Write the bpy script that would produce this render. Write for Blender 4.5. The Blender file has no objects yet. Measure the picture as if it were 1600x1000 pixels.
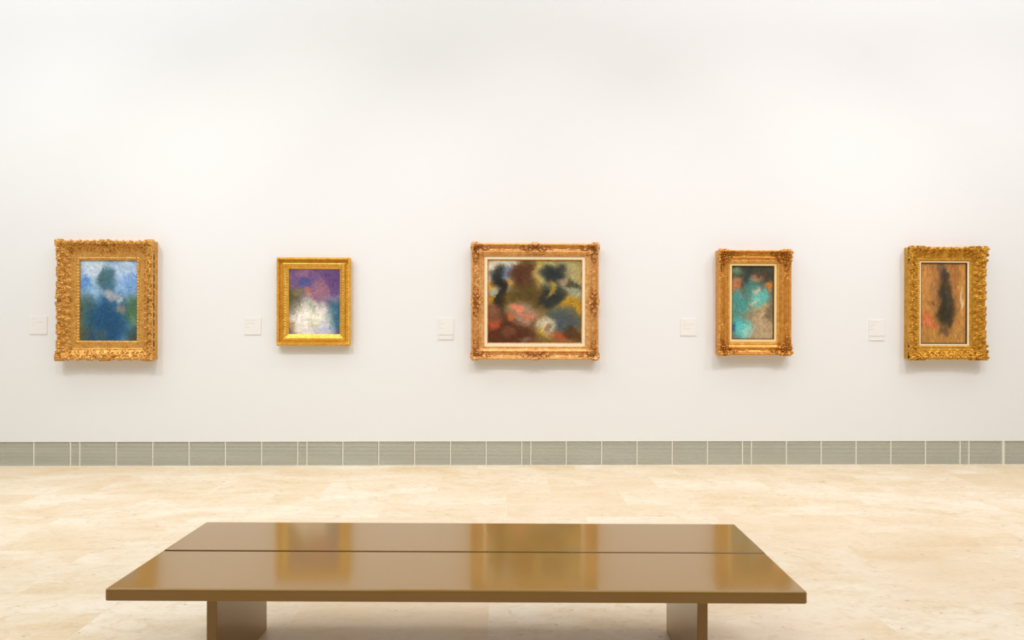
import bpy, bmesh, math, random
import numpy as np
from mathutils import Matrix, Vector

C = bpy.context.scene.collection
scene = bpy.context.scene
PI = math.pi

# ------------------------------------------------------------------ camera
EYE = 1.30
WALL_Y = 5.95
yaw, roll = math.atan(0.022), 0.003
fwd = Vector((math.sin(yaw), math.cos(yaw), 0))
rgt = Vector((math.cos(yaw), -math.sin(yaw), 0))
up = Vector((0, 0, 1))
rr = rgt * math.cos(roll) + up * math.sin(roll)
uu = up * math.cos(roll) - rgt * math.sin(roll)
cam_data = bpy.data.cameras.new('camera')
cam = bpy.data.objects.new('camera', cam_data)
C.objects.link(cam)
cam_data.sensor_width = 36.0
cam_data.lens = 36.0 * 1050 / 1600
cam_data.shift_y = -2.0 / 1600
cam_data.clip_start = 0.05
M = Matrix(((rr.x, uu.x, -fwd.x, 0), (rr.y, uu.y, -fwd.y, 0), (rr.z, uu.z, -fwd.z, EYE), (0, 0, 0, 1)))
cam.matrix_world = M
scene.camera = cam

# ------------------------------------------------------------------ world, view
w = bpy.data.worlds.new('world')
scene.world = w
w.use_nodes = True
w.node_tree.nodes['Background'].inputs[0].default_value = (0.95, 0.98, 1, 1)
w.node_tree.nodes['Background'].inputs[1].default_value = 0.2
scene.view_settings.view_transform = 'Standard'
scene.view_settings.look = 'None'
scene.view_settings.gamma = 1
scene.view_settings.use_curve_mapping = False
scene.view_settings.exposure = -0.05

# ------------------------------------------------------------------ lights (unseen ceiling area lights, one an added strip, and track spots)
ROOM = dict(x0=-7.63, x1=8.16, y0=-5.5, z=6.4)


def area(name, loc, sx, sy, power, col, rot=(0, 0, 0)):
    d = bpy.data.lights.new(name, 'AREA')
    d.shape = 'RECTANGLE'; d.size = sx; d.size_y = sy; d.energy = power; d.color = col
    o = bpy.data.objects.new(name, d); C.objects.link(o)
    o.location = loc; o.rotation_euler = rot
    return o


def spot(name, loc, target, power, col, size=50, blend=0.9, radius=0.05):
    d = bpy.data.lights.new(name, 'SPOT')
    d.energy = power; d.color = col; d.spot_size = math.radians(size); d.spot_blend = blend
    d.shadow_soft_size = radius
    o = bpy.data.objects.new(name, d); C.objects.link(o)
    o.location = loc
    o.rotation_euler = (Vector(target) - Vector(loc)).to_track_quat('-Z', 'Y').to_euler()
    return o


KEY = 1.0
area('unseen_ceiling_light', (-4.2, 2.2, 6.25), 5.6, 5.0, 230 * KEY, (0.89, 0.945, 1.0))
area('unseen_ceiling_light', (3.9, 2.2, 6.25), 6.4, 5.0, 240 * KEY, (0.94, 0.945, 1.0))
area('unseen_ceiling_light', (0.3, 4.55, 6.25), 12.5, 0.7, 90 * KEY, (0.97, 0.96, 1.0))  # added strip, brightens the floor behind the bench and the wall top
for cx, dx in ((-3.38, -1.0), (-1.6, -0.4), (0.33, -0.2), (2.27, 0.5), (4.0, 1.1)):
    spot('track_spotlight', (cx + dx, 2.75, 5.2), (cx, 5.95, 0.75), 190 * KEY, (1.0, 0.965, 0.97), 66, 1.0, 0.09)


# ------------------------------------------------------------------ helpers
def thing(name, label, cat, loc=(0, 0, 0), rotz=0, group=None):
    o = bpy.data.objects.new(name, None); C.objects.link(o)
    o.empty_display_size = 0.1
    o.location = loc; o.rotation_euler = (0, 0, rotz)
    o['label'] = label; o['category'] = cat
    if group: o['group'] = group
    return o


def obj(name, me, mat, parent=None, loc=None):
    me.materials.clear(); me.materials.append(mat)
    o = bpy.data.objects.new(name, me); C.objects.link(o)
    if parent is not None: o.parent = parent
    if loc is not None: o.location = loc
    return o


def bm_mesh(name, bm, smooth=False):
    me = bpy.data.meshes.new(name)
    bm.normal_update(); bm.to_mesh(me); bm.free()
    if smooth:
        for p in me.polygons: p.use_smooth = True
    return me


def add_box(bm, x0, x1, y0, y1, z0, z1):
    v = [bm.verts.new(p) for p in ((x0, y0, z0), (x1, y0, z0), (x1, y1, z0), (x0, y1, z0),
                                   (x0, y0, z1), (x1, y0, z1), (x1, y1, z1), (x0, y1, z1))]
    for f in ((0, 3, 2, 1), (4, 5, 6, 7), (0, 1, 5, 4), (1, 2, 6, 5), (2, 3, 7, 6), (3, 0, 4, 7)):
        bm.faces.new([v[i] for i in f])


def box_mesh(name, *b, bevel=0, seg=2):
    bm = bmesh.new(); add_box(bm, *b)
    if bevel:
        bmesh.ops.bevel(bm, geom=bm.edges[:], offset=bevel, segments=seg, affect='EDGES', profile=0.5)
    return bm_mesh(name, bm)


def struct(name, me, mat):
    o = obj(name, me, mat); o['kind'] = 'structure'
    return o


def lin(c):
    return tuple(((v / 255) / 12.92 if v / 255 <= 0.04045 else ((v / 255 + 0.055) / 1.055) ** 2.4) for v in c)


class NT:
    def __init__(s, name):
        s.m = bpy.data.materials.new(name); s.m.use_nodes = True
        s.t = s.m.node_tree; s.b = s.t.nodes['Principled BSDF']

    def n(s, typ, **kw):
        nd = s.t.nodes.new('ShaderNode' + typ)
        for k, v in kw.items():
            if k.startswith('_'): nd.inputs[k[1:].replace('_', ' ')].default_value = v
            else: setattr(nd, k, v)
        return nd

    def l(s, a, b): s.t.links.new(a, b)

    def math(s, op, a, b=None, c=None):
        nd = s.n('Math', operation=op)
        for i, v in enumerate((a, b, c)):
            if v is None: continue
            if isinstance(v, (int, float)): nd.inputs[i].default_value = v
            else: s.l(v, nd.inputs[i])
        return nd.outputs[0]

    def ramp(s, fac, stops):
        nd = s.n('ValToRGB'); cr = nd.color_ramp
        while len(cr.elements) < len(stops): cr.elements.new(0.5)
        for e, (p, c) in zip(cr.elements, stops):
            e.position = p; e.color = (c, c, c, 1) if isinstance(c, (int, float)) else (*c, 1)
        s.l(fac, nd.inputs[0]); return nd.outputs[0]

    def mix(s, fac, a, b, mode='MIX'):
        nd = s.n('Mix', data_type='RGBA', blend_type=mode)
        for i, v in ((0, fac), (6, a), (7, b)):
            if isinstance(v, (int, float)): nd.inputs[i].default_value = v
            elif isinstance(v, tuple): nd.inputs[i].default_value = (*v, 1)
            else: s.l(v, nd.inputs[i])
        return nd.outputs[2]

    def set(s, **kw):
        for k, v in kw.items():
            i = s.b.inputs[k.replace('_', ' ')]
            if isinstance(v, (int, float)): i.default_value = v
            elif isinstance(v, tuple): i.default_value = (*v, 1)
            else: s.l(v, i)

    def bump(s, h, strength, dist):
        nd = s.n('Bump'); nd.inputs['Strength'].default_value = strength; nd.inputs['Distance'].default_value = dist
        s.l(h, nd.inputs['Height']); s.l(nd.outputs[0], s.b.inputs['Normal'])


# ------------------------------------------------------------------ materials
def wall_paint(name, col):
    a = NT(name); g = a.n('NewGeometry')
    nz = a.n('TexNoise', _Scale=160.0, _Detail=3.0); a.l(g.outputs['Position'], nz.inputs['Vector'])
    a.set(Base_Color=col, Roughness=0.75); a.b.inputs['Specular IOR Level'].default_value = 0.2
    a.bump(nz.outputs[0], 0.12, 0.001)
    return a.m


M_wall = wall_paint('white_wall_paint', (0.85, 0.862, 0.862))
M_ceil = wall_paint('white_ceiling_paint', (0.86, 0.86, 0.86))


M_dim = wall_paint('dimming_taupe_paint', lin((126, 112, 96)))  # unseen front wall, coloured dark so the bench front faces a dimmer room


def floor_mat():
    a = NT('travertine_floor')
    g = a.n('NewGeometry'); sep = a.n('SeparateXYZ'); a.l(g.outputs['Position'], sep.inputs[0])
    X, Y = sep.outputs[0], sep.outputs[1]
    row = a.math('DIVIDE', a.math('SUBTRACT', 5.60, Y), 0.60)
    ri = a.math('FLOOR', row); rf = a.math('FRACT', row)
    off = a.math('MULTIPLY', a.math('FRACT', a.math('MULTIPLY', ri, 0.37)), 0.9)
    col = a.math('DIVIDE', a.math('ADD', a.math('SUBTRACT', X, 0.40), off), 0.85)
    ci = a.math('FLOOR', col); cf = a.math('FRACT', col)
    cb = a.n('CombineXYZ'); a.l(ri, cb.inputs[0]); a.l(ci, cb.inputs[1])
    wn = a.n('TexWhiteNoise', noise_dimensions='2D'); a.l(cb.outputs[0], wn.inputs['Vector'])
    tone = wn.outputs['Value']

    def edge(fr, width):
        d = a.math('MINIMUM', fr, a.math('SUBTRACT', 1.0, fr))
        return a.math('LESS_THAN', d, width)
    joint = a.math('MAXIMUM', edge(rf, 0.0016), edge(cf, 0.0011))
    # veins, drawn out along x and shifted tile by tile
    cb2 = a.n('CombineXYZ')
    a.l(a.math('MULTIPLY', X, 0.55), cb2.inputs[0]); a.l(Y, cb2.inputs[1])
    a.l(a.math('MULTIPLY', tone, 6.0), cb2.inputs[2])
    n1 = a.n('TexNoise', _Scale=2.6, _Detail=9.0, _Roughness=0.62, _Distortion=0.9); a.l(cb2.outputs[0], n1.inputs['Vector'])
    n2 = a.n('TexNoise', _Scale=13.0, _Detail=8.0, _Roughness=0.7, _Distortion=1.6); a.l(cb2.outputs[0], n2.inputs['Vector'])
    n3 = a.n('TexNoise', _Scale=55.0, _Detail=5.0, _Roughness=0.7); a.l(cb2.outputs[0], n3.inputs['Vector'])
    c = a.mix(a.ramp(n1.outputs[0], [(0.35, 0.0), (0.70, 1.0)]), lin((236, 224, 202)), lin((217, 191, 148)))
    c = a.mix(a.math('MULTIPLY', a.ramp(n2.outputs[0], [(0.50, 0.0), (0.72, 1.0)]), 0.7), c, lin((204, 176, 134)))
    c = a.mix(a.math('MULTIPLY', a.ramp(n3.outputs[0], [(0.45, 0.0), (0.75, 1.0)]), 0.35), c, lin((248, 240, 222)))
    c = a.mix(a.math('MULTIPLY', a.ramp(tone, [(0.55, 0.0), (1.0, 1.0)]), 0.45), c, lin((222, 196, 158)))
    # small pits with dark filling, gathered in patches
    vo = a.n('TexVoronoi', _Scale=26.0); a.l(cb2.outputs[0], vo.inputs['Vector'])
    pit = a.math('MULTIPLY', a.math('LESS_THAN', vo.outputs['Distance'], 0.15),
                 a.math('GREATER_THAN', n2.outputs[0], 0.575))
    c = a.mix(a.math('MULTIPLY', pit, 0.7), c, lin((150, 120, 80)))
    c = a.mix(a.math('MULTIPLY', joint, 0.4), c, lin((250, 240, 220)))
    a.set(Base_Color=c, Roughness=a.math('ADD', a.math('MULTIPLY', n2.outputs[0], 0.18), 0.30))
    a.b.inputs['Specular IOR Level'].default_value = 0.5
    a.bump(n3.outputs[0], 0.05, 0.001)
    return a.m


M_floor = floor_mat()


def bench_mat():
    a = NT('brown_lacquered_metal'); tc = a.n('TexCoord')
    n = a.n('TexNoise', _Scale=95.0, _Detail=2.0); a.l(tc.outputs['Object'], n.inputs['Vector'])
    a.set(Base_Color=lin((150, 112, 46)), Roughness=0.4, Metallic=0.0)
    a.b.inputs['Coat Weight'].default_value = 1.0; a.b.inputs['Specular IOR Level'].default_value = 0.1; a.b.inputs['Coat Roughness'].default_value = 0.06
    a.b.inputs['Coat IOR'].default_value = 1.48
    a.bump(n.outputs[0], 0.16, 0.001)
    a.l(a.b.inputs['Normal'].links[0].from_socket, a.b.inputs['Coat Normal'])
    return a.m


M_bench = bench_mat()


def gold(name, hi, lo, rust, rough=0.42, metal=0.6, scale=28):
    a = NT(name); tc = a.n('TexCoord')
    n1 = a.n('TexNoise', _Scale=float(scale), _Detail=6.0, _Roughness=0.65); a.l(tc.outputs['Object'], n1.inputs['Vector'])
    n2 = a.n('TexNoise', _Scale=120.0, _Detail=4.0); a.l(tc.outputs['Object'], n2.inputs['Vector'])
    c = a.mix(a.ramp(n1.outputs[0], [(0.38, 0.0), (0.66, 1.0)]), lin(hi), lin(lo))
    c = a.mix(a.math('MULTIPLY', a.ramp(n2.outputs[0], [(0.50, 0.0), (0.66, 1.0)]), 0.6), c, lin(rust))
    a.set(Base_Color=c, Metallic=metal, Roughness=a.math('ADD', a.math('MULTIPLY', n2.outputs[0], 0.2), rough - 0.1))
    a.bump(n2.outputs[0], 0.6, 0.002)
    return a.m


G1 = gold('aged_gilding', (236, 184, 100), (208, 146, 60), (150, 94, 32))
G2 = gold('bright_gilding', (246, 200, 92), (230, 170, 58), (196, 130, 36), 0.36, 0.75)
G3 = gold('warm_gilding', (240, 190, 124), (216, 150, 72), (164, 104, 48), 0.42, 0.6)
G4 = gold('dull_gilding', (232, 172, 84), (206, 136, 48), (140, 86, 30), 0.42, 0.6)
G5 = gold('yellow_gilding', (228, 172, 66), (198, 138, 34), (128, 82, 18), 0.40, 0.65)


def plain(name, col, rough=0.6, metal=0.0, spec=0.4, nscale=220.0, bump=0.1):
    a = NT(name); tc = a.n('TexCoord')
    n = a.n('TexNoise', _Scale=nscale, _Detail=3.0); a.l(tc.outputs['Object'], n.inputs['Vector'])
    c = a.mix(n.outputs[0], tuple(v * 0.93 for v in lin(col)), lin(col))
    a.set(Base_Color=c, Roughness=rough, Metallic=metal)
    a.b.inputs['Specular IOR Level'].default_value = spec
    a.bump(n.outputs[0], bump, 0.001)
    return a.m


M_liner = plain('cream_liner', (250, 236, 200))
M_liner_y = plain('straw_liner', (246, 220, 158))
M_slot = plain('dark_rebate', (92, 58, 24))
M_card = plain('white_card', (243, 242, 238), 0.7, bump=0.02)
M_print = plain('grey_print', (222, 218, 208), 0.8)
M_slat = plain('grille_slat_metal', (236, 235, 218), 0.5, 0.0)
M_rib = plain('grille_rib_metal', (236, 234, 220), 0.4, 0.0)
M_cavity = plain('grille_cavity_paint', (160, 163, 156), 0.8)
M_lampbody = plain('white_lamp_body', (235, 235, 232), 0.5)

# ------------------------------------------------------------------ room shell
x0, x1, y0, zc = ROOM['x0'], ROOM['x1'], ROOM['y0'], ROOM['z']
GR = 0.217   # top of the ventilation slot at the foot of the wall
struct('floor', box_mesh('floor', x0 - .2, x1 + .2, y0 - .2, WALL_Y + 0.3, -0.12, 0.0), M_floor)
struct('ceiling', box_mesh('ceiling', x0 - .2, x1 + .2, y0 - .2, WALL_Y + 0.3, zc, zc + 0.15), M_ceil)
struct('wall_back', box_mesh('wall_back', x0, x1, WALL_Y, WALL_Y + 0.25, GR, zc), M_wall)
struct('wall_left', box_mesh('wall_left', x0 - .2, x0, y0, WALL_Y + .25, 0, zc), M_wall)
struct('wall_right', box_mesh('wall_right', x1, x1 + .2, y0, WALL_Y + .25, 0, zc), M_wall)
struct('wall_front', box_mesh('wall_front', x0, x1, y0 - .2, y0, 0, zc), M_dim)
# recess behind the grille
struct('wall_recess', box_mesh('wall_recess', x0, x1, WALL_Y + 0.07, WALL_Y + 0.25, 0, GR), M_cavity)
struct('trim_1', box_mesh('trim_1', x0, x1, WALL_Y - 0.002, WALL_Y + 0.012, GR - 0.006, GR), M_rib)
struct('trim_2', box_mesh('trim_2', x0, x1, WALL_Y - 0.003, WALL_Y + 0.012, 0.0, 0.006), M_rib)

# ------------------------------------------------------------------ ventilation grille sections
PER = 1.9715
GX = -3.682
glabels = {
    -2: 'wall-foot vent grille section outside the photo, nearest the left side wall',
    5: 'wall-foot vent grille section outside the photo, nearest the right side wall',
    -1: 'wall-foot vent grille section cut by the left edge of the photo',
    0: 'wall-foot vent grille section from the blue painting to the small purple one',
    1: 'wall-foot vent grille section from the small purple painting to the large middle one',
    2: 'wall-foot vent grille section from the large middle painting to the turquoise one',
    3: 'wall-foot vent grille section from the turquoise painting to the rightmost one',
    4: 'wall-foot vent grille section cut by the right edge of the photo'}


def slat_mesh(L, nrib):
    bm = bmesh.new()
    n = 17
    for i in range(n):
        z = 0.014 + (GR - 0.030) * i / (n - 1)
        add_box(bm, 0.0003, L - 0.0003, 0.003, 0.018, z - 0.0028, z + 0.0028)
    return bm_mesh('slats', bm)


for k in range(-2, 6):
    gx = GX + PER * k
    L = min(PER, x1 - gx)
    t = thing('vent_grille', glabels[k], 'vent grille', (gx, WALL_Y, 0), 0, 'vent grille sections along the foot of the wall')
    obj('slats', slat_mesh(L, 6), M_slat, t)
    for j in range(7):
        rx = 0.040 + j * (PER - 0.08) / 6
        if rx > L: continue
        wdt = 0.0105 if (k == 4 and j == 1) else 0.0042
        obj('rib', box_mesh('rib', rx - wdt, rx + wdt, -0.001, 0.019, 0.006, GR - 0.006), M_rib, t)

# ------------------------------------------------------------------ bench
BL, BW, BT, BZ = 2.306, 0.73, 0.040, 0.41
ang = math.atan2(-0.059, 2.305)
bcx, bcy = (-1.274 + 1.031 - 1.282 + 1.025) / 4, (2.963 + 2.903 + 2.233 + 2.174) / 4
bench = thing('bench', 'long low glossy brown bench with two-plank seat on travertine floor', 'bench', (bcx, bcy, 0), ang)


def plank(ya, yb):
    """rounded sheet-metal plank, cross-section swept along x, with softly rounded ends"""
    bm = bmesh.new()
    add_box(bm, -BL / 2, BL / 2, ya, yb, BZ - BT, BZ)
    vert = [e for e in bm.edges if abs(e.verts[0].co.z - e.verts[1].co.z) > 0.02 and abs(e.verts[0].co.y) > 0.1]
    bmesh.ops.bevel(bm, geom=vert, offset=0.012, segments=4, affect='EDGES', profile=0.5)
    inner = yb if ya < 0 else ya
    top = [e for e in bm.edges if all(abs(v.co.z - BZ) < 1e-5 for v in e.verts) and not all(abs(v.co.y - inner) < 1e-4 for v in e.verts)]
    bmesh.ops.bevel(bm, geom=top, offset=0.009, segments=5, affect='EDGES', profile=0.5)
    low = [e for e in bm.edges if all(abs(v.co.z - (BZ - BT)) < 1e-5 for v in e.verts)]
    bmesh.ops.bevel(bm, geom=low, offset=0.003, segments=2, affect='EDGES', profile=0.5)
    return bm_mesh('seat_plank', bm, True)


for ya, yb in ((-BW / 2, -0.008), (0.008, BW / 2)):
    o = obj('seat_plank', plank(ya, yb), M_bench, bench)
    wn = o.modifiers.new('weighted_normal', 'WEIGHTED_NORMAL'); wn.weight = 100
for xa in (-BL / 2 + 0.277, BL / 2 - 0.277 - 0.038 - 0.010):
    obj('leg', box_mesh('leg', xa, xa + 0.036, -BW / 2 + 0.132, BW / 2 - 0.125, 0.0, BZ - BT, bevel=0.002), M_bench, bench)
obj('under_rail', box_mesh('under_rail', -BL / 2 + 0.35, BL / 2 - 0.35, -0.03, 0.03, BZ - BT - 0.03, BZ - BT), M_bench, bench)

# ------------------------------------------------------------------ carved relief toolkit
CELL = 0.003
AMP = 1.9      # overall depth of carving


class Relief:
    """height raster in metres over a rectangle; carved strokes are stamped with max()"""
    def __init__(s, xa, xb, ya, yb):
        s.xa, s.ya = xa, ya
        s.nx = int(round((xb - xa) / CELL)) + 1
        s.ny = int(round((yb - ya) / CELL)) + 1
        s.X = xa + np.arange(s.nx) * CELL
        s.Y = ya + np.arange(s.ny) * CELL
        s.H = np.zeros((s.ny, s.nx))

    def disc(s, x, y, r, h):
        h *= AMP
        i0 = max(0, int((x - r - s.xa) / CELL)); i1 = min(s.nx, int((x + r - s.xa) / CELL) + 2)
        j0 = max(0, int((y - r - s.ya) / CELL)); j1 = min(s.ny, int((y + r - s.ya) / CELL) + 2)
        if i0 >= i1 or j0 >= j1: return
        d = ((s.X[None, i0:i1] - x) ** 2 + (s.Y[j0:j1, None] - y) ** 2) / (r * r)
        z = h * np.sqrt(np.clip(1 - d, 0, 1))
        s.H[j0:j1, i0:i1] = np.maximum(s.H[j0:j1, i0:i1], z)

    def path(s, pts, r0, r1, h0, h1, T):
        n = len(pts)
        for k, (x, y) in enumerate(pts):
            f = k / max(1, n - 1)
            X, Y = T(x, y)
            s.disc(X, Y, r0 + (r1 - r0) * f, h0 + (h1 - h0) * f)

    def scroll(s, cx, cy, R, th, turns, d, r, h, T, tail=0.0):
        pts = []; n = int(26 * turns) + 6
        for k in range(n):
            f = k / (n - 1); a = th + d * f * turns * 2 * PI
            q = R * (1 - 0.78 * f)
            pts.append((cx + q * math.cos(a), cy + q * math.sin(a)))
        s.path(pts, r * 0.75, r * 1.1, h * 0.8, h * 1.15, T)
        s.path([(cx, cy)], r * 1.4, r * 1.4, h * 1.3, h * 1.3, T)

    def leaf(s, x, y, a, L, W, h, T, lobes=5, curl=0.5):
        """acanthus leaf: a bending spine with pairs of lobes that curve towards the tip"""
        N = 12; sp = [(x, y)]; an = [a]
        for k in range(N):
            aa = a + curl * 0.8 * (k + 1) / N
            sp.append((sp[-1][0] + L / N * math.cos(aa), sp[-1][1] + L / N * math.sin(aa))); an.append(aa)
        n = max(1, lobes // 2 + 1)
        for i in range(n):
            ti = 0.12 + 0.62 * i / n
            k = int(ti * N); px, py = sp[k]
            l = W * 0.60 * (1 - 0.45 * ti)
            for side in (-1, 1):
                qx, qy = px, py; pts = [(qx, qy)]
                for m in range(6):
                    aa = an[k] + side * (1.25 - 0.14 * m)
                    qx += l / 6 * math.cos(aa); qy += l / 6 * math.sin(aa); pts.append((qx, qy))
                s.path(pts, max(0.0032, W * 0.10), max(0.0036, W * 0.13), h * 0.65, h * 0.95, T)
        s.path(sp, max(0.004, W * 0.13), max(0.003, W * 0.08), h * 1.0, h * 0.9, T)

    def rosette(s, x, y, R, h, T, petals=7, rx=1.0):
        for k in range(28):
            a = 2 * PI * k / 28
            s.path([(x + R * rx * math.cos(a), y + R * math.sin(a))], R * 0.24, R * 0.24, h, h, T)
        s.path([(x, y)], R * 0.55, R * 0.55, h * 1.2, h * 1.2, T)
        for k in range(petals):
            a = 2 * PI * k / petals
            s.path([(x + R * 1.4 * rx * math.cos(a), y + R * 1.4 * math.sin(a))], R * 0.32, R * 0.32, h * 0.8, h * 0.8, T)


def relief_mesh(name, X, Y, Z, mask, floor_z, skirt):
    """heightfield mesh facing -y (local x right, local z up, depth towards -y), with a skirt down to skirt depth"""
    ny, nx = mask.shape
    cell = mask[:-1, :-1] & mask[1:, :-1] & mask[:-1, 1:] & mask[1:, 1:]
    used = np.zeros_like(mask)
    used[:-1, :-1] |= cell; used[1:, :-1] |= cell; used[:-1, 1:] |= cell; used[1:, 1:] |= cell
    idx = -np.ones(mask.shape, int); idx[used] = np.arange(used.sum())
    XX, YY = np.meshgrid(X, Y)
    top = np.stack([XX[used], -Z[used], YY[used]], 1)
    j, i = np.nonzero(cell)
    quads = np.stack([idx[j, i], idx[j, i + 1], idx[j + 1, i + 1], idx[j + 1, i]], 1)
    pad = np.zeros((cell.shape[0] + 2, cell.shape[1] + 2), bool); pad[1:-1, 1:-1] = cell
    side = []
    for dj, di, (a, b) in ((-1, 0, ((0, 0), (0, 1))), (1, 0, ((1, 1), (1, 0))), (0, -1, ((1, 0), (0, 0))), (0, 1, ((0, 1), (1, 1)))):
        nb = pad[1 + dj:1 + dj + cell.shape[0], 1 + di:1 + di + cell.shape[1]]
        jj, ii = np.nonzero(cell & ~nb)
        side.append(np.stack([idx[jj + a[0], ii + a[1]], idx[jj + b[0], ii + b[1]]], 1))
    side = np.concatenate(side)
    n = len(top)
    rim = np.unique(side); remap = -np.ones(n, int); remap[rim] = n + np.arange(len(rim))
    low = top[rim].copy(); low[:, 1] = -np.maximum(0.0005, -low[:, 1] - skirt)
    sq = np.stack([side[:, 1], side[:, 0], remap[side[:, 0]], remap[side[:, 1]]], 1)
    V = np.concatenate([top, low]); F = np.concatenate([quads, sq])
    me = bpy.data.meshes.new(name)
    me.vertices.add(len(V)); me.vertices.foreach_set('co', V.ravel())
    me.loops.add(F.size); me.loops.foreach_set('vertex_index', F.ravel())
    me.polygons.add(len(F)); me.polygons.foreach_set('loop_start', np.arange(len(F)) * 4)
    me.update(calc_edges=True); me.validate()
    sm = np.zeros(len(me.polygons), bool); sm[:len(quads)] = True
    me.polygons.foreach_set('use_smooth', sm)
    return me


def ring_mesh(name, W, H, inset0, inset1, d0, d1, bev=0.0):
    """rectangular ring between two insets from the outer edge, from depth d0 (wall side) to d1 (front)"""
    bm = bmesh.new()
    def loop(ins, d):
        a, b = W / 2 - ins, H / 2 - ins
        return [bm.verts.new((sx * a, -d, sz * b)) for sx, sz in ((-1, -1), (1, -1), (1, 1), (-1, 1))]
    L = [loop(inset0, d0), loop(inset0, d1 - bev), loop(inset0 + bev, d1), loop(inset1 - bev, d1), loop(inset1, d1 - bev), loop(inset1, d0)] if bev else \
        [loop(inset0, d0), loop(inset0, d1), loop(inset1, d1), loop(inset1, d0)]
    for a, b in zip(L, L[1:] + L[:1]):
        for k in range(4):
            bm.faces.new((a[k], a[(k + 1) % 4], b[(k + 1) % 4], b[k]))
    bmesh.ops.recalc_face_normals(bm, faces=bm.faces[:])
    return bm_mesh(name, bm)


def profile_fn(pts):
    ws = [p[0] for p in pts]; zs = [p[1] for p in pts]
    return lambda w: np.interp(w, ws, zs)


# ------------------------------------------------------------------ painted canvases (loose colour-field stand-ins)
def canvas_mesh(W, H, base, blobs, seed, vertical=0.0, nstroke=2600):
    rng = np.random.default_rng(seed)
    nx = int(W / 0.0042); ny = int(H / 0.0042)
    U, V = np.meshgrid(np.linspace(0, 1, nx), np.linspace(0, 1, ny))     # V: 0 at top

    def field(u, v):
        c = np.ones(u.shape + (3,)) * np.array(base, float)
        u, v = (u + 0.022 * np.sin(17 * v + seed) + 0.014 * np.sin(31 * v + 23 * u + 2 * seed),
                v + 0.018 * np.sin(19 * u + 2 * seed) + 0.012 * np.sin(37 * u - 21 * v + seed))
        for (bu, bv, su, sv, rot, col, al) in blobs:
            du, dv = u - bu, v - bv
            cr, sr = math.cos(rot), math.sin(rot)
            a = (du * cr + dv * sr) / su; b = (-du * sr + dv * cr) / sv
            k = al * np.exp(-(a * a + b * b) ** 2.6)
            c = c * (1 - k[..., None]) + np.array(col, float) * k[..., None]
        return c
    img = field(U, V)
    px = U * W; py = V * H
    for k in range(nstroke):
        u, v = rng.random(2)
        col = field(np.array([u]), np.array([v]))[0]
        col = np.clip(col * rng.normal(1.0, 0.09) + rng.normal(0, 5, 3), 4, 255)
        a = rng.normal(PI / 2, 0.25) if rng.random() < vertical else rng.normal(0.7 * math.sin(5 * u + 4 * v + seed), 0.8)
        L = rng.uniform(0.012, 0.040); B = rng.uniform(0.004, 0.009)
        cx, cy = u * W, v * H
        i0 = max(0, int((cx - L) / W * nx)); i1 = min(nx, int((cx + L) / W * nx) + 2)
        j0 = max(0, int((cy - L) / H * ny)); j1 = min(ny, int((cy + L) / H * ny) + 2)
        dx = px[j0:j1, i0:i1] - cx; dy = py[j0:j1, i0:i1] - cy
        p = (dx * math.cos(a) + dy * math.sin(a)) / L; q = (-dx * math.sin(a) + dy * math.cos(a)) / B
        al = 0.7 * np.clip(1.3 - (p * p + q * q) * 1.3, 0, 1)[..., None]
        img[j0:j1, i0:i1] = img[j0:j1, i0:i1] * (1 - al) + col * al
    s = img / 255
    linc = np.where(s <= 0.04045, s / 12.92, ((s + 0.055) / 1.055) ** 2.4)
    verts = np.stack([(U - 0.5) * W, np.zeros_like(U), (0.5 - V) * H], -1).reshape(-1, 3)
    ids = np.arange(nx * ny).reshape(ny, nx)
    F = np.stack([ids[:-1, :-1], ids[1:, :-1], ids[1:, 1:], ids[:-1, 1:]], -1).reshape(-1, 4)
    # give the panel thickness: four back corners
    n0 = len(verts)
    back = np.array([(-W / 2, 0.012, -H / 2), (W / 2, 0.012, -H / 2), (W / 2, 0.012, H / 2), (-W / 2, 0.012, H / 2)])
    me = bpy.data.meshes.new('canvas')
    V3 = np.concatenate([verts, back])
    faces = [tuple(int(q) for q in f) for f in F]
    tl, tr, br_, bl = ids[0, 0], ids[0, -1], ids[-1, -1], ids[-1, 0]
    b = [n0, n0 + 1, n0 + 2, n0 + 3]
    faces += [tuple([b[0], b[3], b[2], b[1]])]
    faces += [tuple([int(q) for q in ids[-1, ::-1]] + [b[0], b[1]]), tuple([int(q) for q in ids[0, :]] + [b[2], b[3]]),
              tuple([int(q) for q in ids[:, 0]] + [b[0], b[3]]), tuple([int(q) for q in ids[::-1, -1]] + [b[2], b[1]])]
    me.from_pydata([tuple(v) for v in V3], [], faces)
    att = me.color_attributes.new('paint', 'FLOAT_COLOR', 'POINT')
    colr = np.ones((len(V3), 4)); colr[:n0, :3] = np.clip(linc.reshape(-1, 3) * 1.12, 0, 0.95); colr[n0:, :3] = 0.4
    att.data.foreach_set('color', colr.ravel())
    return me


def paint_mat():
    a = NT('oil_paint')
    at = a.n('Attribute', attribute_name='paint'); tc = a.n('TexCoord')
    n = a.n('TexNoise', _Scale=140.0, _Detail=4.0, _Distortion=1.0); a.l(tc.outputs['Object'], n.inputs['Vector'])
    a.set(Base_Color=at.outputs['Color'], Roughness=0.55)
    a.b.inputs['Specular IOR Level'].default_value = 0.25
    a.bump(n.outputs[0], 0.3, 0.001)
    return a.m


M_paint = paint_mat()


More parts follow.
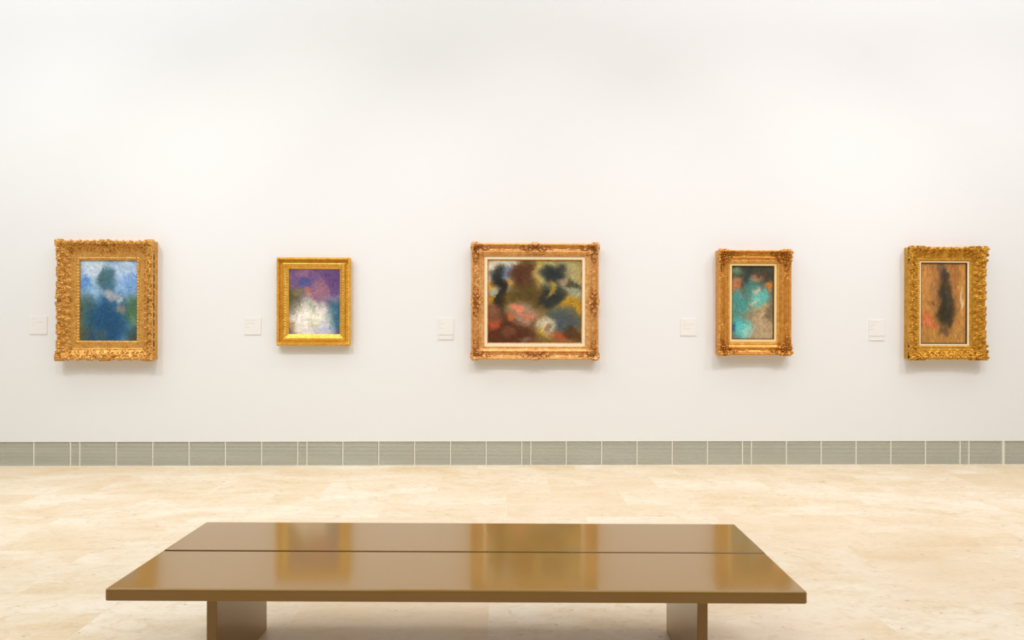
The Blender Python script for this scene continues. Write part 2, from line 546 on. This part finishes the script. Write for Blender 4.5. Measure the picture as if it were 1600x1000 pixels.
# ------------------------------------------------------------------ frame builder
def build_painting(label, cx, cz, W, H, bw, prof, mat, box_in, box_d, running, ornaments, liners, canvas_args, canvas_d, opening, seed,
                   over=(0.01, 0.01)):
    """W, H outer size; bw moulding width; prof (w, depth) points measured inwards from the outer edge"""
    rng = random.Random(seed)
    t = thing('framed_painting', label, 'painting', (cx, WALL_Y, cz), 0, 'gilt framed paintings in a row on the white wall')
    pf = profile_fn(prof)
    mrg = 0.033
    R = Relief(-W / 2 - mrg, W / 2 + mrg, -H / 2 - mrg, H / 2 + mrg)
    XX, YY = np.meshgrid(R.X, R.Y)
    wd = np.minimum(W / 2 - np.abs(XX), H / 2 - np.abs(YY))
    base = pf(np.clip(wd, 0, bw))
    running(R, W, H, rng)
    Z = base + R.H
    edge = np.zeros_like(wd)
    mask = (wd >= -1e-6) | ((R.H > 0.002) & (wd > -mrg + 0.004))
    mask &= wd <= bw + 1e-6
    mask &= (XX > -W / 2 - over[0] - 1e-6) & (XX < W / 2 + over[1] + 1e-6) & (np.abs(YY) < H / 2 + 0.011)
    obj('moulding', relief_mesh('moulding', R.X, R.Y, Z, mask, 0, 0.022), mat, t)
    obj('back_frame', ring_mesh('back_frame', W, H, box_in, 0.018, 0.0, box_d), mat, t)
    for (nm, list_xy, fn, hx, hy) in ornaments:
        for (ox, oy, T) in list_xy:
            O = Relief(ox - hx, ox + hx, oy - hy, oy + hy)
            O.xa = round((O.xa - R.xa) / CELL) * CELL + R.xa; O.ya = round((O.ya - R.ya) / CELL) * CELL + R.ya
            O.X = O.xa + np.arange(O.nx) * CELL; O.Y = O.ya + np.arange(O.ny) * CELL
            fn(O, T)
            ax, ay = np.meshgrid(O.X, O.Y)
            wo = np.minimum(W / 2 - np.abs(ax), H / 2 - np.abs(ay))
            zb = pf(np.clip(wo, 0, bw))
            zz = zb + O.H * 1.0
            obj(nm, relief_mesh(nm, O.X, O.Y, zz, (O.H > 0.0022) & (ax > -W / 2 - over[0]) & (ax < W / 2 + over[1]) & (np.abs(ay) < H / 2 + 0.012), 0, 0.03), mat, t)
    for (nm, i0, i1, d0, d1, m) in liners:
        obj(nm, ring_mesh(nm, W, H, i0, i1, d0, d1, 0.0015), m, t)
    cw, ch = opening
    co = obj('canvas', canvas_mesh(cw, ch, *canvas_args), M_paint, t, (0, -canvas_d, 0))
    return t


def quad(px, py):
    """four mirrored corner transforms for an ornament drawn around the +x +y corner"""
    out = []
    for sx in (-1, 1):
        for sy in (-1, 1):
            out.append((sx * px, sy * py, (lambda sx, sy: (lambda x, y: (sx * (px + x), sy * (py + y))))(sx, sy)))
    return out


def ends(px, vertical=False):
    """two mirrored transforms: top/bottom centres (ornament drawn pointing +y) or left/right centres"""
    out = []
    for s in (-1, 1):
        if vertical:
            out.append((s * px, 0, (lambda s: (lambda x, y: (s * (px + y), x)))(s)))
        else:
            out.append((0, s * px, (lambda s: (lambda x, y: (x, s * (px + y))))(s)))
    return out


def side_iter(W, H, w):
    """yields (length, T) for the four sides; T maps (s from centre, distance inwards) to plane"""
    yield W, lambda s, q: (s, H / 2 - w - q)
    yield W, lambda s, q: (s, -(H / 2 - w - q))
    yield H, lambda s, q: (W / 2 - w - q, s)
    yield H, lambda s, q: (-(W / 2 - w - q), s)


def beads(R, W, H, w, step, r, h, slant=0.0):
    for L, T in side_iter(W, H, w):
        n = int((L - 2 * w) / step)
        for k in range(n + 1):
            s = -(L / 2 - w) + (L - 2 * w) * k / n
            if slant:
                R.path([(s - slant * f, -r * 1.2 * f) for f in (-1, -0.5, 0, 0.5, 1)], r * 0.7, r * 0.7, h, h, T)
            else:
                R.path([(s, 0)], r, r, h, h, T)


def leaf_row(R, W, H, w, step, L0, wid, h, sgn=-1, lobes=3):
    """small leaf tips in a row; sgn -1 points outwards"""
    for L, T in side_iter(W, H, w):
        n = max(2, int((L - 2 * w) / step))
        for k in range(n + 1):
            s = -(L / 2 - w) + (L - 2 * w) * k / n
            R.leaf(s, 0, sgn * PI / 2, L0, wid, h, T, lobes, 0.0)


def rococo_band(R, W, H, w0, w1, h, rng, step=0.075, out=0.0):
    """dense running scrolls, shells and leaves between two insets, symmetric about every side's centre"""
    for L, T in side_iter(W, H, w0):
        bwid = w1 - w0
        half = L / 2 - w0 - 0.01
        n = max(2, int(half / step)); st = half / n
        spec = [(rng.uniform(-.15, .15), rng.choice((-1, 1)), rng.random()) for _ in range(n)]
        for m in (-1, 1):
            TT = (lambda T, m: (lambda s, q: T(m * s, q)))(T, m)
            for k in range(n):
                j, d, p = spec[k]
                s = (k + 0.5 + j) * st
                R.scroll(s, bwid * 0.55, bwid * 0.26, rng.uniform(0, 6.28), 1.3, d, 0.0052, h, TT)
                R.scroll(s + st * 0.45, bwid * 0.22, bwid * 0.2, rng.uniform(0, 6.28), 1.1, -d, 0.0048, h, TT)
                R.leaf(s, bwid * 0.30, -PI / 2 + d * 0.5, bwid * (0.42 + out), 0.040, h * 1.1, TT, 5, 0.8 * d)
                R.leaf(s + st * 0.5, bwid * 0.75, d * 0.4 + (0 if p > .5 else PI), bwid * 0.45, 0.030, h * 0.9, TT, 5, 0.9)
                R.leaf(s + st * 0.25, bwid * 0.85, PI / 2 - d * 0.3, bwid * 0.22, 0.024, h * 0.8, TT, 3, 0.5)
                R.path([(s + st * 0.7, bwid * 0.12)], 0.006, 0.006, h * 1.2, h * 1.2, TT)


# ---- painting 1: blue field, all-over carved crest frame ----
W1, H1 = 0.820, 1.030


def run1(R, W, H, rng):
    rococo_band(R, W, H, 0.006, 0.088, 0.010, rng, 0.060, 0.10)
    leaf_row(R, W, H, 0.150, 0.026, 0.012, 0.016, 0.003, 1, 3)
    beads(R, W, H, 0.128, 0.036, 0.0035, 0.002)


def corner1(O, T):
    O.rosette(-0.030, -0.030, 0.017, 0.013, T, 8)
    for m in (0, 1):
        T2 = T if m == 0 else (lambda x, y: T(y, x))
        O.leaf(-0.03, -0.02, 1.2, 0.050, 0.055, 0.013, T2, 6, 0.4)
        O.scroll(-0.070, -0.020, 0.019, 0.5, 1.3, 1, 0.006, 0.012, T2)
        O.scroll(-0.080, -0.056, 0.015, 2.5, 1.2, -1, 0.005, 0.010, T2)
        O.leaf(-0.075, -0.035, PI, 0.05, 0.035, 0.010, T2, 5, 0.6)
    O.leaf(-0.045, -0.045, 1.25 * PI, 0.085, 0.05, 0.010, T, 6, 0.0)
    O.leaf(-0.02, -0.02, 0.25 * PI, 0.035, 0.05, 0.012, T, 5, 0.0)


def mid1(O, T):
    O.rosette(0, -0.030, 0.014, 0.012, T, 7)
    for s in (-1, 1):
        T2 = (lambda s: (lambda x, y: T(s * x, y)))(s)
        O.scroll(0.038, -0.028, 0.017, 0.3, 1.3, 1, 0.0055, 0.012, T2)
        O.leaf(0.02, -0.02, 1.0, 0.036, 0.04, 0.012, T2, 5, -0.3)
        O.leaf(0.045, -0.04, 0.2, 0.05, 0.03, 0.009, T2, 5, -0.4)
    O.leaf(0, -0.05, -PI / 2, 0.05, 0.05, 0.008, T, 7, 0.0)


BL1 = [  # u, v, su, sv, rot, colour, alpha
    (0.25, 0.12, 0.30, 0.18, 0.3, (214, 226, 238), 0.75), (0.75, 0.10, 0.28, 0.14, 0, (190, 210, 236), 0.7),
    (0.12, 0.30, 0.14, 0.10, 0, (90, 140, 205), 0.8), (0.90, 0.28, 0.16, 0.14, 0, (112, 156, 212), 0.7),
    (0.70, 0.30, 0.10, 0.08, 0, (150, 184, 226), 0.7), (0.30, 0.38, 0.2, 0.06, 0, (150, 186, 214), 0.7),
    (0.10, 0.66, 0.22, 0.22, 0, (62, 92, 82), 0.9), (0.92, 0.62, 0.18, 0.20, 0, (66, 100, 66), 0.9),
    (0.12, 0.93, 0.2, 0.12, 0, (72, 78, 60), 0.9), (0.94, 0.92, 0.16, 0.12, 0, (52, 74, 60), 0.9),
    (0.92, 0.72, 0.05, 0.07, 0, (130, 170, 110), 0.6),
    (0.48, 0.80, 0.36, 0.38, 0, (28, 74, 110), 0.97), (0.46, 0.24, 0.17, 0.16, 0.2, (48, 88, 100), 0.85),
    (0.52, 0.44, 0.14, 0.06, 0.1, (214, 190, 176), 0.55), (0.72, 0.62, 0.09, 0.05, 0.7, (150, 130, 110), 0.7),
    (0.35, 0.92, 0.14, 0.06, 0.4, (84, 92, 92), 0.5), (0.66, 0.5, 0.05, 0.03, 0, (226, 220, 200), 0.6)]
build_painting('heavily carved gilt frame around a blue and dark green painting, leftmost on the wall',
               -3.381, 1.448, W1, H1, 0.166,
               [(0, .076), (.006, .086), (.030, .080), (.060, .058), (.088, .042), (.094, .046), (.100, .040), (.140, .038), (.146, .041),
                (.152, .038), (.162, .034), (.166, .030)],
               G1, 0.001, 0.072, run1,
               [('corner_ornament', quad(W1 / 2, H1 / 2), corner1, 0.16, 0.16),
                ('centre_ornament', ends(H1 / 2), mid1, 0.11, 0.13), ('centre_ornament', ends(W1 / 2, True), mid1, 0.13, 0.11)],
               [('inner_slip', 0.158, 0.1655, 0.010, 0.030, G1)],
               ((120, 156, 190), BL1, 3, 0.1), 0.022, (W1 - 0.322, H1 - 0.322), 11, over=(0.014, 0.003))

# ---- painting 2: purple field, small bright frame ----
W2, H2 = 0.640, 0.768


def run2(R, W, H, rng):
    beads(R, W, H, 0.011, 0.018, 0.008, 0.006, 0.008)
    beads(R, W, H, 0.034, 0.010, 0.0036, 0.003)
    leaf_row(R, W, H, 0.077, 0.022, 0.014, 0.018, 0.005, -1, 3)


BL2 = [(0.5, 0.12, 0.6, 0.24, 0, (112, 84, 128), 0.9), (0.30, 0.08, 0.14, 0.06, 0, (160, 116, 138), 0.6),
       (0.30, 0.22, 0.14, 0.07, 0.3, (62, 78, 142), 0.7), (0.85, 0.22, 0.22, 0.18, 0, (92, 66, 122), 0.8),
       (0.12, 0.50, 0.20, 0.20, 0, (84, 84, 56), 0.9), (0.20, 0.36, 0.10, 0.06, 0, (128, 120, 70), 0.6),
       (0.92, 0.46, 0.24, 0.05, 0.1, (150, 136, 160), 0.7), (0.88, 0.72, 0.22, 0.26, 0, (48, 94, 120), 0.95),
       (0.82, 0.80, 0.08, 0.05, 0, (110, 150, 160), 0.5),
       (0.42, 0.82, 0.42, 0.36, 0.0, (230, 226, 212), 0.97), (0.62, 0.95, 0.24, 0.12, 0, (176, 180, 206), 0.7),
       (0.60, 0.34, 0.20, 0.16, 0.3, (150, 104, 122), 0.85), (0.38, 0.36, 0.08, 0.05, 0.7, (206, 132, 84), 0.6),
       (0.42, 0.54, 0.12, 0.08, 0.9, (170, 176, 150), 0.7), (0.50, 0.82, 0.12, 0.08, -0.4, (196, 192, 160), 0.6),
       (0.08, 0.88, 0.07, 0.1, 0, (150, 120, 70), 0.6), (0.03, 0.97, 0.07, 0.06, 0, (84, 88, 140), 0.7)]
build_painting('small bright gold frame with twisted rope edge around a purple and white painting',
               -1.602, 1.4445, W2, H2, 0.100,
               [(0, .046), (.004, .054), (.011, .060), (.019, .056), (.023, .044), (.030, .036), (.040, .037), (.045, .040), (.047, .048),
                (.056, .053), (.064, .048), (.067, .041), (.078, .037), (.085, .034), (.092, .026), (.100, .022)],
               G2, 0.006, 0.048, run2, [], [('inner_slip', 0.0800, 0.0865, 0.010, 0.030, M_slot)],
               ((110, 92, 120), BL2, 7, 0.1), 0.018, (W2 - 0.172, H2 - 0.172), 12)

# ---- painting 3: large central ----
W3, H3 = 1.118, 1.020


def run3(R, W, H, rng):
    beads(R, W, H, 0.106, 0.014, 0.006, 0.004, 0.006)
    for L, T in side_iter(W, H, 0.048):       # shallow engraved sprays between the ornaments
        for m in (-1, 1):
            TT = (lambda T, m: (lambda s, q: T(m * s, q)))(T, m)
            for k in range(5):
                s = 0.10 + k * 0.02
                R.leaf(s, rng.uniform(-.01, .01), rng.uniform(-0.6, 0.6), 0.03, 0.02, 0.0035 * (1 - k * .1), TT, 3, rng.uniform(-1, 1))
            for k in range(4):
                s = L / 2 - 0.20 - k * 0.02
                R.leaf(s, rng.uniform(-.01, .01), PI + rng.uniform(-0.6, 0.6), 0.03, 0.02, 0.0035, TT, 3, rng.uniform(-1, 1))


def corner3(O, T):
    O.rosette(-0.045, -0.045, 0.015, 0.012, T, 6)
    for m in (0, 1):
        T2 = T if m == 0 else (lambda x, y: T(y, x))
        O.scroll(-0.030, -0.004, 0.017, 3.5, 1.3, 1, 0.006, 0.013, T2)
        O.scroll(-0.078, -0.014, 0.016, 0.3, 1.2, -1, 0.0055, 0.013, T2)
        O.scroll(-0.080, -0.054, 0.015, 2.8, 1.2, 1, 0.005, 0.011, T2)
        O.leaf(-0.02, -0.06, 0.8, 0.045, 0.04, 0.012, T2, 5, 0.6)
        O.leaf(-0.095, -0.035, PI, 0.05, 0.042, 0.010, T2, 6, 0.3)
        O.leaf(-0.135, -0.040, PI, 0.040, 0.026, 0.007, T2, 4, -0.5)
        O.leaf(-0.07, -0.075, PI * 1.15, 0.045, 0.03, 0.008, T2, 4, 0.5)
    O.leaf(-0.030, -0.030, 0.25 * PI, 0.045, 0.05, 0.013, T, 6, 0.0)
    O.leaf(-0.06, -0.06, 1.25 * PI, 0.055, 0.04, 0.010, T, 5, 0.0)


def mid3(O, T):
    O.rosette(0, -0.034, 0.013, 0.013, T, 7, 1.3)
    O.leaf(0, -0.022, PI / 2, 0.034, 0.055, 0.013, T, 7, 0.0)
    O.leaf(0, -0.048, -PI / 2, 0.05, 0.05, 0.010, T, 7, 0.0)
    for s in (-1, 1):
        T2 = (lambda s: (lambda x, y: T(s * x, y)))(s)
        O.scroll(0.040, -0.018, 0.017, 2.8, 1.3, -1, 0.0055, 0.013, T2)
        O.scroll(0.046, -0.056, 0.013, 0.3, 1.2, 1, 0.005, 0.011, T2)
        O.leaf(0.06, -0.035, 0.0, 0.05, 0.042, 0.010, T2, 6, 0.4)
        O.leaf(0.100, -0.040, 0.0, 0.04, 0.026, 0.007, T2, 4, -0.5)
        O.leaf(0.05, -0.07, -0.3, 0.04, 0.026, 0.008, T2, 4, 0.5)


BL3 = [(0.12, 0.10, 0.22, 0.20, 0, (226, 220, 196), 0.9), (0.75, 0.16, 0.35, 0.24, 0, (176, 166, 110), 0.9),
       (0.08, 0.30, 0.2, 0.05, 0, (214, 160, 50), 0.8), (0.10, 0.37, 0.2, 0.05, 0, (166, 166, 150), 0.8),
       (0.92, 0.40, 0.14, 0.08, 0, (154, 164, 140), 0.8), (0.90, 0.60, 0.20, 0.16, 0, (186, 138, 34), 0.95),
       (0.10, 0.48, 0.18, 0.06, 0, (190, 146, 40), 0.85),
       (0.52, 0.14, 0.03, 0.30, 0, (206, 170, 70), 0.6),
       (0.12, 0.20, 0.09, 0.15, 0.1, (30, 34, 34), 0.95), (0.22, 0.16, 0.06, 0.10, 0, (96, 112, 150), 0.8),
       (0.14, 0.46, 0.06, 0.26, 0.0, (26, 24, 20), 0.92),
       (0.38, 0.18, 0.14, 0.18, 0.0, (76, 44, 28), 0.96), (0.40, 0.48, 0.24, 0.20, 0, (82, 66, 26), 0.97),
       (0.66, 0.48, 0.18, 0.09, -0.4, (70, 56, 26), 0.9), (0.72, 0.16, 0.15, 0.12, 0, (32, 38, 42), 0.95),
       (0.68, 0.42, 0.13, 0.16, 0.3, (36, 44, 46), 0.9), (0.88, 0.30, 0.12, 0.05, 0.4, (54, 56, 44), 0.8),
       (0.67, 0.34, 0.035, 0.12, 0.2, (182, 146, 50), 0.75), (0.80, 0.26, 0.06, 0.05, 0, (196, 162, 130), 0.6),
       (0.80, 0.72, 0.20, 0.18, 0.5, (66, 78, 84), 0.92),
       (0.20, 0.88, 0.36, 0.20, 0, (78, 40, 22), 0.95), (0.06, 0.62, 0.11, 0.11, 0, (120, 74, 54), 0.85),
       (0.05, 0.78, 0.07, 0.07, 0, (192, 84, 54), 0.7), (0.38, 0.64, 0.16, 0.15, 0, (156, 132, 112), 0.85),
       (0.33, 0.58, 0.07, 0.06, 0.5, (222, 124, 92), 0.8), (0.42, 0.68, 0.08, 0.05, 0.2, (206, 110, 80), 0.6),
       (0.22, 0.70, 0.04, 0.05, 0, (206, 100, 56), 0.7), (0.62, 0.80, 0.12, 0.11, 0.4, (206, 196, 164), 0.85),
       (0.60, 0.90, 0.10, 0.03, 0.5, (186, 150, 50), 0.7), (0.64, 0.82, 0.05, 0.06, 0.3, (110, 66, 44), 0.6),
       (0.80, 0.92, 0.12, 0.06, 0.4, (166, 82, 44), 0.8), (0.92, 0.90, 0.12, 0.08, 0.5, (72, 44, 22), 0.8),
       (0.24, 0.88, 0.08, 0.07, 0, (132, 84, 60), 0.5), (0.40, 0.95, 0.06, 0.03, 0, (160, 150, 140), 0.4)]
build_painting('large gilt frame around a brown and ochre painting, middle of the wall',
               0.331, 1.452, W3, H3, 0.116,
               [(0, .066), (.004, .074), (.012, .078), (.019, .074), (.024, .060), (.034, .050), (.048, .048), (.060, .051), (.068, .060),
                (.074, .064), (.080, .060), (.098, .044), (.102, .042), (.110, .042), (.116, .038)],
               G3, 0.006, 0.064, run3,
               [('corner_ornament', quad(W3 / 2, H3 / 2), corner3, 0.19, 0.19),
                ('centre_ornament', ends(H3 / 2), mid3, 0.15, 0.12), ('centre_ornament', ends(W3 / 2, True), mid3, 0.12, 0.15)],
               [('liner', 0.112, 0.140, 0.010, 0.038, M_liner), ('inner_slip', 0.138, 0.148, 0.008, 0.030, G3)],
               ((120, 96, 50), BL3, 5, 0.1), 0.022, (W3 - 0.292, H3 - 0.292), 13, over=(0.008, 0.008))

# ---- painting 4: turquoise ----
W4, H4 = 0.648, 0.922


def run4(R, W, H, rng):
    beads(R, W, H, 0.105, 0.011, 0.0045, 0.003)
    beads(R, W, H, 0.008, 0.016, 0.0055, 0.0035, 0.004)
    for L, T in side_iter(W, H, 0.060):
        for m in (-1, 1):
            TT = (lambda T, m: (lambda s, q: T(m * s, q)))(T, m)
            for k in range(3):
                s = L / 2 - 0.20 - k * 0.022
                R.leaf(s, -0.02 + rng.uniform(-.01, .01), PI + rng.uniform(-0.5, 0.5), 0.03, 0.02, 0.004, TT, 3, rng.uniform(-1, 1))


def corner4(O, T):
    O.rosette(-0.052, -0.052, 0.021, 0.013, T, 7)
    for m in (0, 1):
        T2 = T if m == 0 else (lambda x, y: T(y, x))
        O.scroll(-0.022, 0.000, 0.018, 3.7, 1.2, 1, 0.007, 0.012, T2)
        O.scroll(-0.088, -0.006, 0.015, 0.2, 1.2, -1, 0.006, 0.012, T2)
        O.leaf(-0.10, -0.025, PI * 0.97, 0.060, 0.035, 0.010, T2, 5, 0.4)
        O.leaf(-0.090, -0.062, PI, 0.050, 0.030, 0.009, T2, 5, -0.5)
        O.leaf(-0.145, -0.035, PI, 0.045, 0.022, 0.007, T2, 4, 0.3)
        O.leaf(-0.06, -0.015, 1.3, 0.03, 0.03, 0.011, T2, 4, 0.5)
    O.leaf(-0.035, -0.035, 0.25 * PI, 0.040, 0.045, 0.012, T, 5, 0.0)
    O.leaf(-0.075, -0.075, 1.25 * PI, 0.045, 0.035, 0.009, T, 5, 0.0)


BL4 = [(0.5, 0.08, 0.8, 0.22, 0, (62, 66, 54), 0.95), (0.12, 0.06, 0.14, 0.06, 0, (120, 150, 116), 0.7),
       (0.40, 0.12, 0.1, 0.1, 0, (44, 58, 60), 0.8), (0.70, 0.14, 0.26, 0.08, 0, (74, 60, 42), 0.8),
       (0.10, 0.20, 0.14, 0.05, 0, (190, 130, 92), 0.8), (0.10, 0.28, 0.14, 0.05, 0, (206, 116, 62), 0.85),
       (0.58, 0.17, 0.16, 0.05, 0, (204, 152, 112), 0.6), (0.92, 0.26, 0.09, 0.07, 0, (206, 126, 50), 0.85),
       (0.75, 0.85, 0.5, 0.36, 0.6, (176, 152, 116), 0.95), (0.92, 0.60, 0.12, 0.18, 0, (112, 98, 74), 0.85),
       (0.60, 0.62, 0.3, 0.06, -0.5, (120, 112, 86), 0.6),
       (0.15, 0.50, 0.34, 0.16, 0.2, (72, 140, 134), 0.95), (0.55, 0.34, 0.26, 0.14, 0.1, (68, 130, 124), 0.9),
       (0.68, 0.44, 0.24, 0.11, -0.2, (92, 178, 170), 0.92), (0.05, 0.72, 0.24, 0.12, 0, (76, 136, 118), 0.9),
       (0.24, 0.86, 0.26, 0.15, 0, (84, 178, 178), 0.95), (0.36, 0.90, 0.14, 0.10, 0, (180, 200, 176), 0.5),
       (0.02, 0.84, 0.06, 0.06, 0, (24, 60, 120), 0.8), (0.62, 0.33, 0.12, 0.04, -0.5, (220, 182, 156), 0.75),
       (0.52, 0.50, 0.20, 0.02, -0.6, (222, 196, 166), 0.6), (0.72, 0.56, 0.20, 0.03, -0.2, (190, 170, 120), 0.6)]
build_painting('dull gilt frame with round corner bosses around a narrow turquoise and brown painting',
               2.268, 1.449, W4, H4, 0.114,
               [(0, .080), (.006, .088), (.014, .090), (.020, .084), (.026, .070), (.040, .062), (.052, .062), (.060, .070), (.068, .071), (.072, .060),
                (.086, .052), (.094, .056), (.100, .050), (.110, .050), (.114, .044)],
               G4, 0.001, 0.079, run4,
               [('corner_ornament', quad(W4 / 2, H4 / 2), corner4, 0.20, 0.20)],
               [('liner', 0.110, 0.134, 0.010, 0.042, M_liner_y), ('inner_slip', 0.1335, 0.1420, 0.008, 0.034, M_slot)],
               ((110, 104, 84), BL4, 9, 0.2), 0.026, (W4 - 0.280, H4 - 0.280), 14, over=(0.004, 0.030))

# ---- painting 5: warm brown, pierced carved frame ----
W5, H5 = 0.690, 0.996


def run5(R, W, H, rng):
    rococo_band(R, W, H, 0.006, 0.082, 0.010, rng, 0.062, 0.0)
    leaf_row(R, W, H, 0.104, 0.020, 0.012, 0.016, 0.003, 1, 3)


def corner5(O, T):
    for m in (0, 1):
        T2 = T if m == 0 else (lambda x, y: T(y, x))
        O.scroll(-0.020, 0.010, 0.020, 3.3, 1.2, 1, 0.0062, 0.014, T2)
        O.scroll(-0.068, 0.008, 0.024, 0.4, 1.0, -1, 0.0060, 0.013, T2)
        O.scroll(-0.122, 0.004, 0.024, 3.2, 1.0, 1, 0.0056, 0.012, T2)
        O.scroll(-0.075, -0.040, 0.018, 2.0, 1.3, 1, 0.006, 0.012, T2)
        O.leaf(-0.045, -0.03, 1.2, 0.045, 0.045, 0.013, T2, 5, 0.7)
        O.leaf(-0.10, -0.025, 2.7, 0.05, 0.040, 0.011, T2, 5, 0.6)
        O.leaf(-0.14, -0.020, PI, 0.04, 0.030, 0.009, T2, 5, -0.4)
    O.leaf(-0.030, -0.030, 0.25 * PI, 0.060, 0.055, 0.015, T, 7, 0.0)
    O.leaf(-0.05, -0.05, 1.25 * PI, 0.055, 0.04, 0.010, T, 5, 0.0)


BL5 = [(0.10, 0.30, 0.16, 0.50, 0, (190, 132, 66), 0.9), (0.30, 0.30, 0.10, 0.40, 0, (160, 112, 62), 0.8),
       (0.46, 0.08, 0.10, 0.12, 0, (112, 88, 66), 0.8), (0.72, 0.25, 0.14, 0.34, 0, (158, 106, 54), 0.85),
       (0.95, 0.30, 0.10, 0.50, 0, (196, 140, 68), 0.85), (0.50, 0.92, 0.70, 0.14, 0, (176, 128, 62), 0.9),
       (0.16, 0.72, 0.22, 0.11, 0.2, (190, 104, 58), 0.85), (0.14, 0.74, 0.10, 0.05, 0.2, (198, 120, 76), 0.6),
       (0.28, 0.50, 0.22, 0.008, 0, (92, 56, 40), 0.7),
       (0.90, 0.46, 0.025, 0.16, 0.15, (222, 206, 180), 0.7),
       (0.55, 0.38, 0.16, 0.20, 0, (56, 48, 34), 0.97), (0.56, 0.62, 0.21, 0.20, 0, (50, 44, 30), 0.97), (0.52, 0.16, 0.10, 0.09, 0, (60, 50, 44), 0.9),
       (0.50, 0.86, 0.14, 0.05, 0, (86, 66, 48), 0.8), (0.60, 0.45, 0.05, 0.14, 0, (78, 70, 50), 0.5),
       (0.38, 0.30, 0.03, 0.3, 0, (120, 84, 52), 0.5)]
build_painting('yellow gilt scroll-edged frame around a tall tan and black painting, rightmost on wall',
               3.992, 1.449, W5, H5, 0.124,
               [(0, .070), (.006, .078), (.022, .078), (.050, .060), (.080, .046), (.084, .050), (.090, .046), (.108, .042), (.116, .038), (.124, .032)],
               G5, 0.002, 0.066, run5,
               [('corner_ornament', quad(W5 / 2, H5 / 2), corner5, 0.185, 0.185)],
               [('liner', 0.114, 0.134, 0.010, 0.034, M_liner), ('inner_slip', 0.133, 0.143, 0.008, 0.028, M_slot)],
               ((170, 120, 62), BL5, 15, 0.9), 0.020, (W5 - 0.284, H5 - 0.284), 15, over=(0.002, 0.032))

# ------------------------------------------------------------------ caption cards
CARDS = [
    (-4.077, -3.923, 1.152, 1.308, 0, ((.03, .055), (.03, .12), (.03, .05)), 'small white square caption card left of the blue painting, nearest the left edge'),
    (-2.218, -2.073, 1.153, 1.304, 0, ((.01, .10), (.01, .095), (.01, .018), (.01, .05)), 'small white square caption card left of the small purple painting'),
    (-0.525, -0.385, 1.155, 1.304, 1, ((.01, .045), (.01, .055), (.01, .022), (.01, .045)), 'white caption card with strip below, left of the large middle painting'),
    (1.632, 1.772, 1.153, 1.306, 0, ((.02, .06), (.02, .12), (.02, .055), (.02, .095)), 'small white square caption card left of the narrow turquoise painting'),
    (3.330, 3.470, 1.155, 1.302, 1, ((.01, .09), (.01, .055), (.01, .02), (.01, .045)), 'white caption card with strip below, left of the rightmost tan painting')]


def words(bm, xa, xb, z, rng, hgt=0.0048):
    x = xa
    while x < xb - 0.004:
        l = min(rng.uniform(0.006, 0.018), xb - x)
        add_box(bm, x, x + l, -0.0054, -0.0049, z - hgt / 2, z + hgt / 2)
        x += l + 0.004


rng = random.Random(4)
for (xa, xb, za, zb, strip, lines, lab) in CARDS:
    t = thing('caption_card', lab, 'caption card', (xa, WALL_Y, za), 0, 'caption cards beside the paintings')
    wd_, ht = xb - xa, zb - za
    obj('card', box_mesh('card', 0, wd_, -0.005, 0, 0, ht, bevel=0.0006, seg=1), M_card, t)
    for i, (a, b) in enumerate(lines):
        bm = bmesh.new()
        words(bm, a, b, ht - 0.024 - i * 0.019 - (0.008 if i else 0), rng)
        obj('text_line', bm_mesh('text_line', bm), M_print, t)
    if strip:
        obj('number_strip', box_mesh('number_strip', 0, wd_, -0.005, 0, -0.041, -0.004, bevel=0.0006, seg=1), M_card, t)
        for a, b, z, hh in ((0.006, 0.014, -0.020, 0.0048), (wd_ - 0.014, wd_ - 0.010, -0.022, 0.014)):
            bm = bmesh.new(); add_box(bm, a, b, -0.0054, -0.0049, z - hh / 2, z + hh / 2)
            obj('printed_mark', bm_mesh('printed_mark', bm), M_print, t)
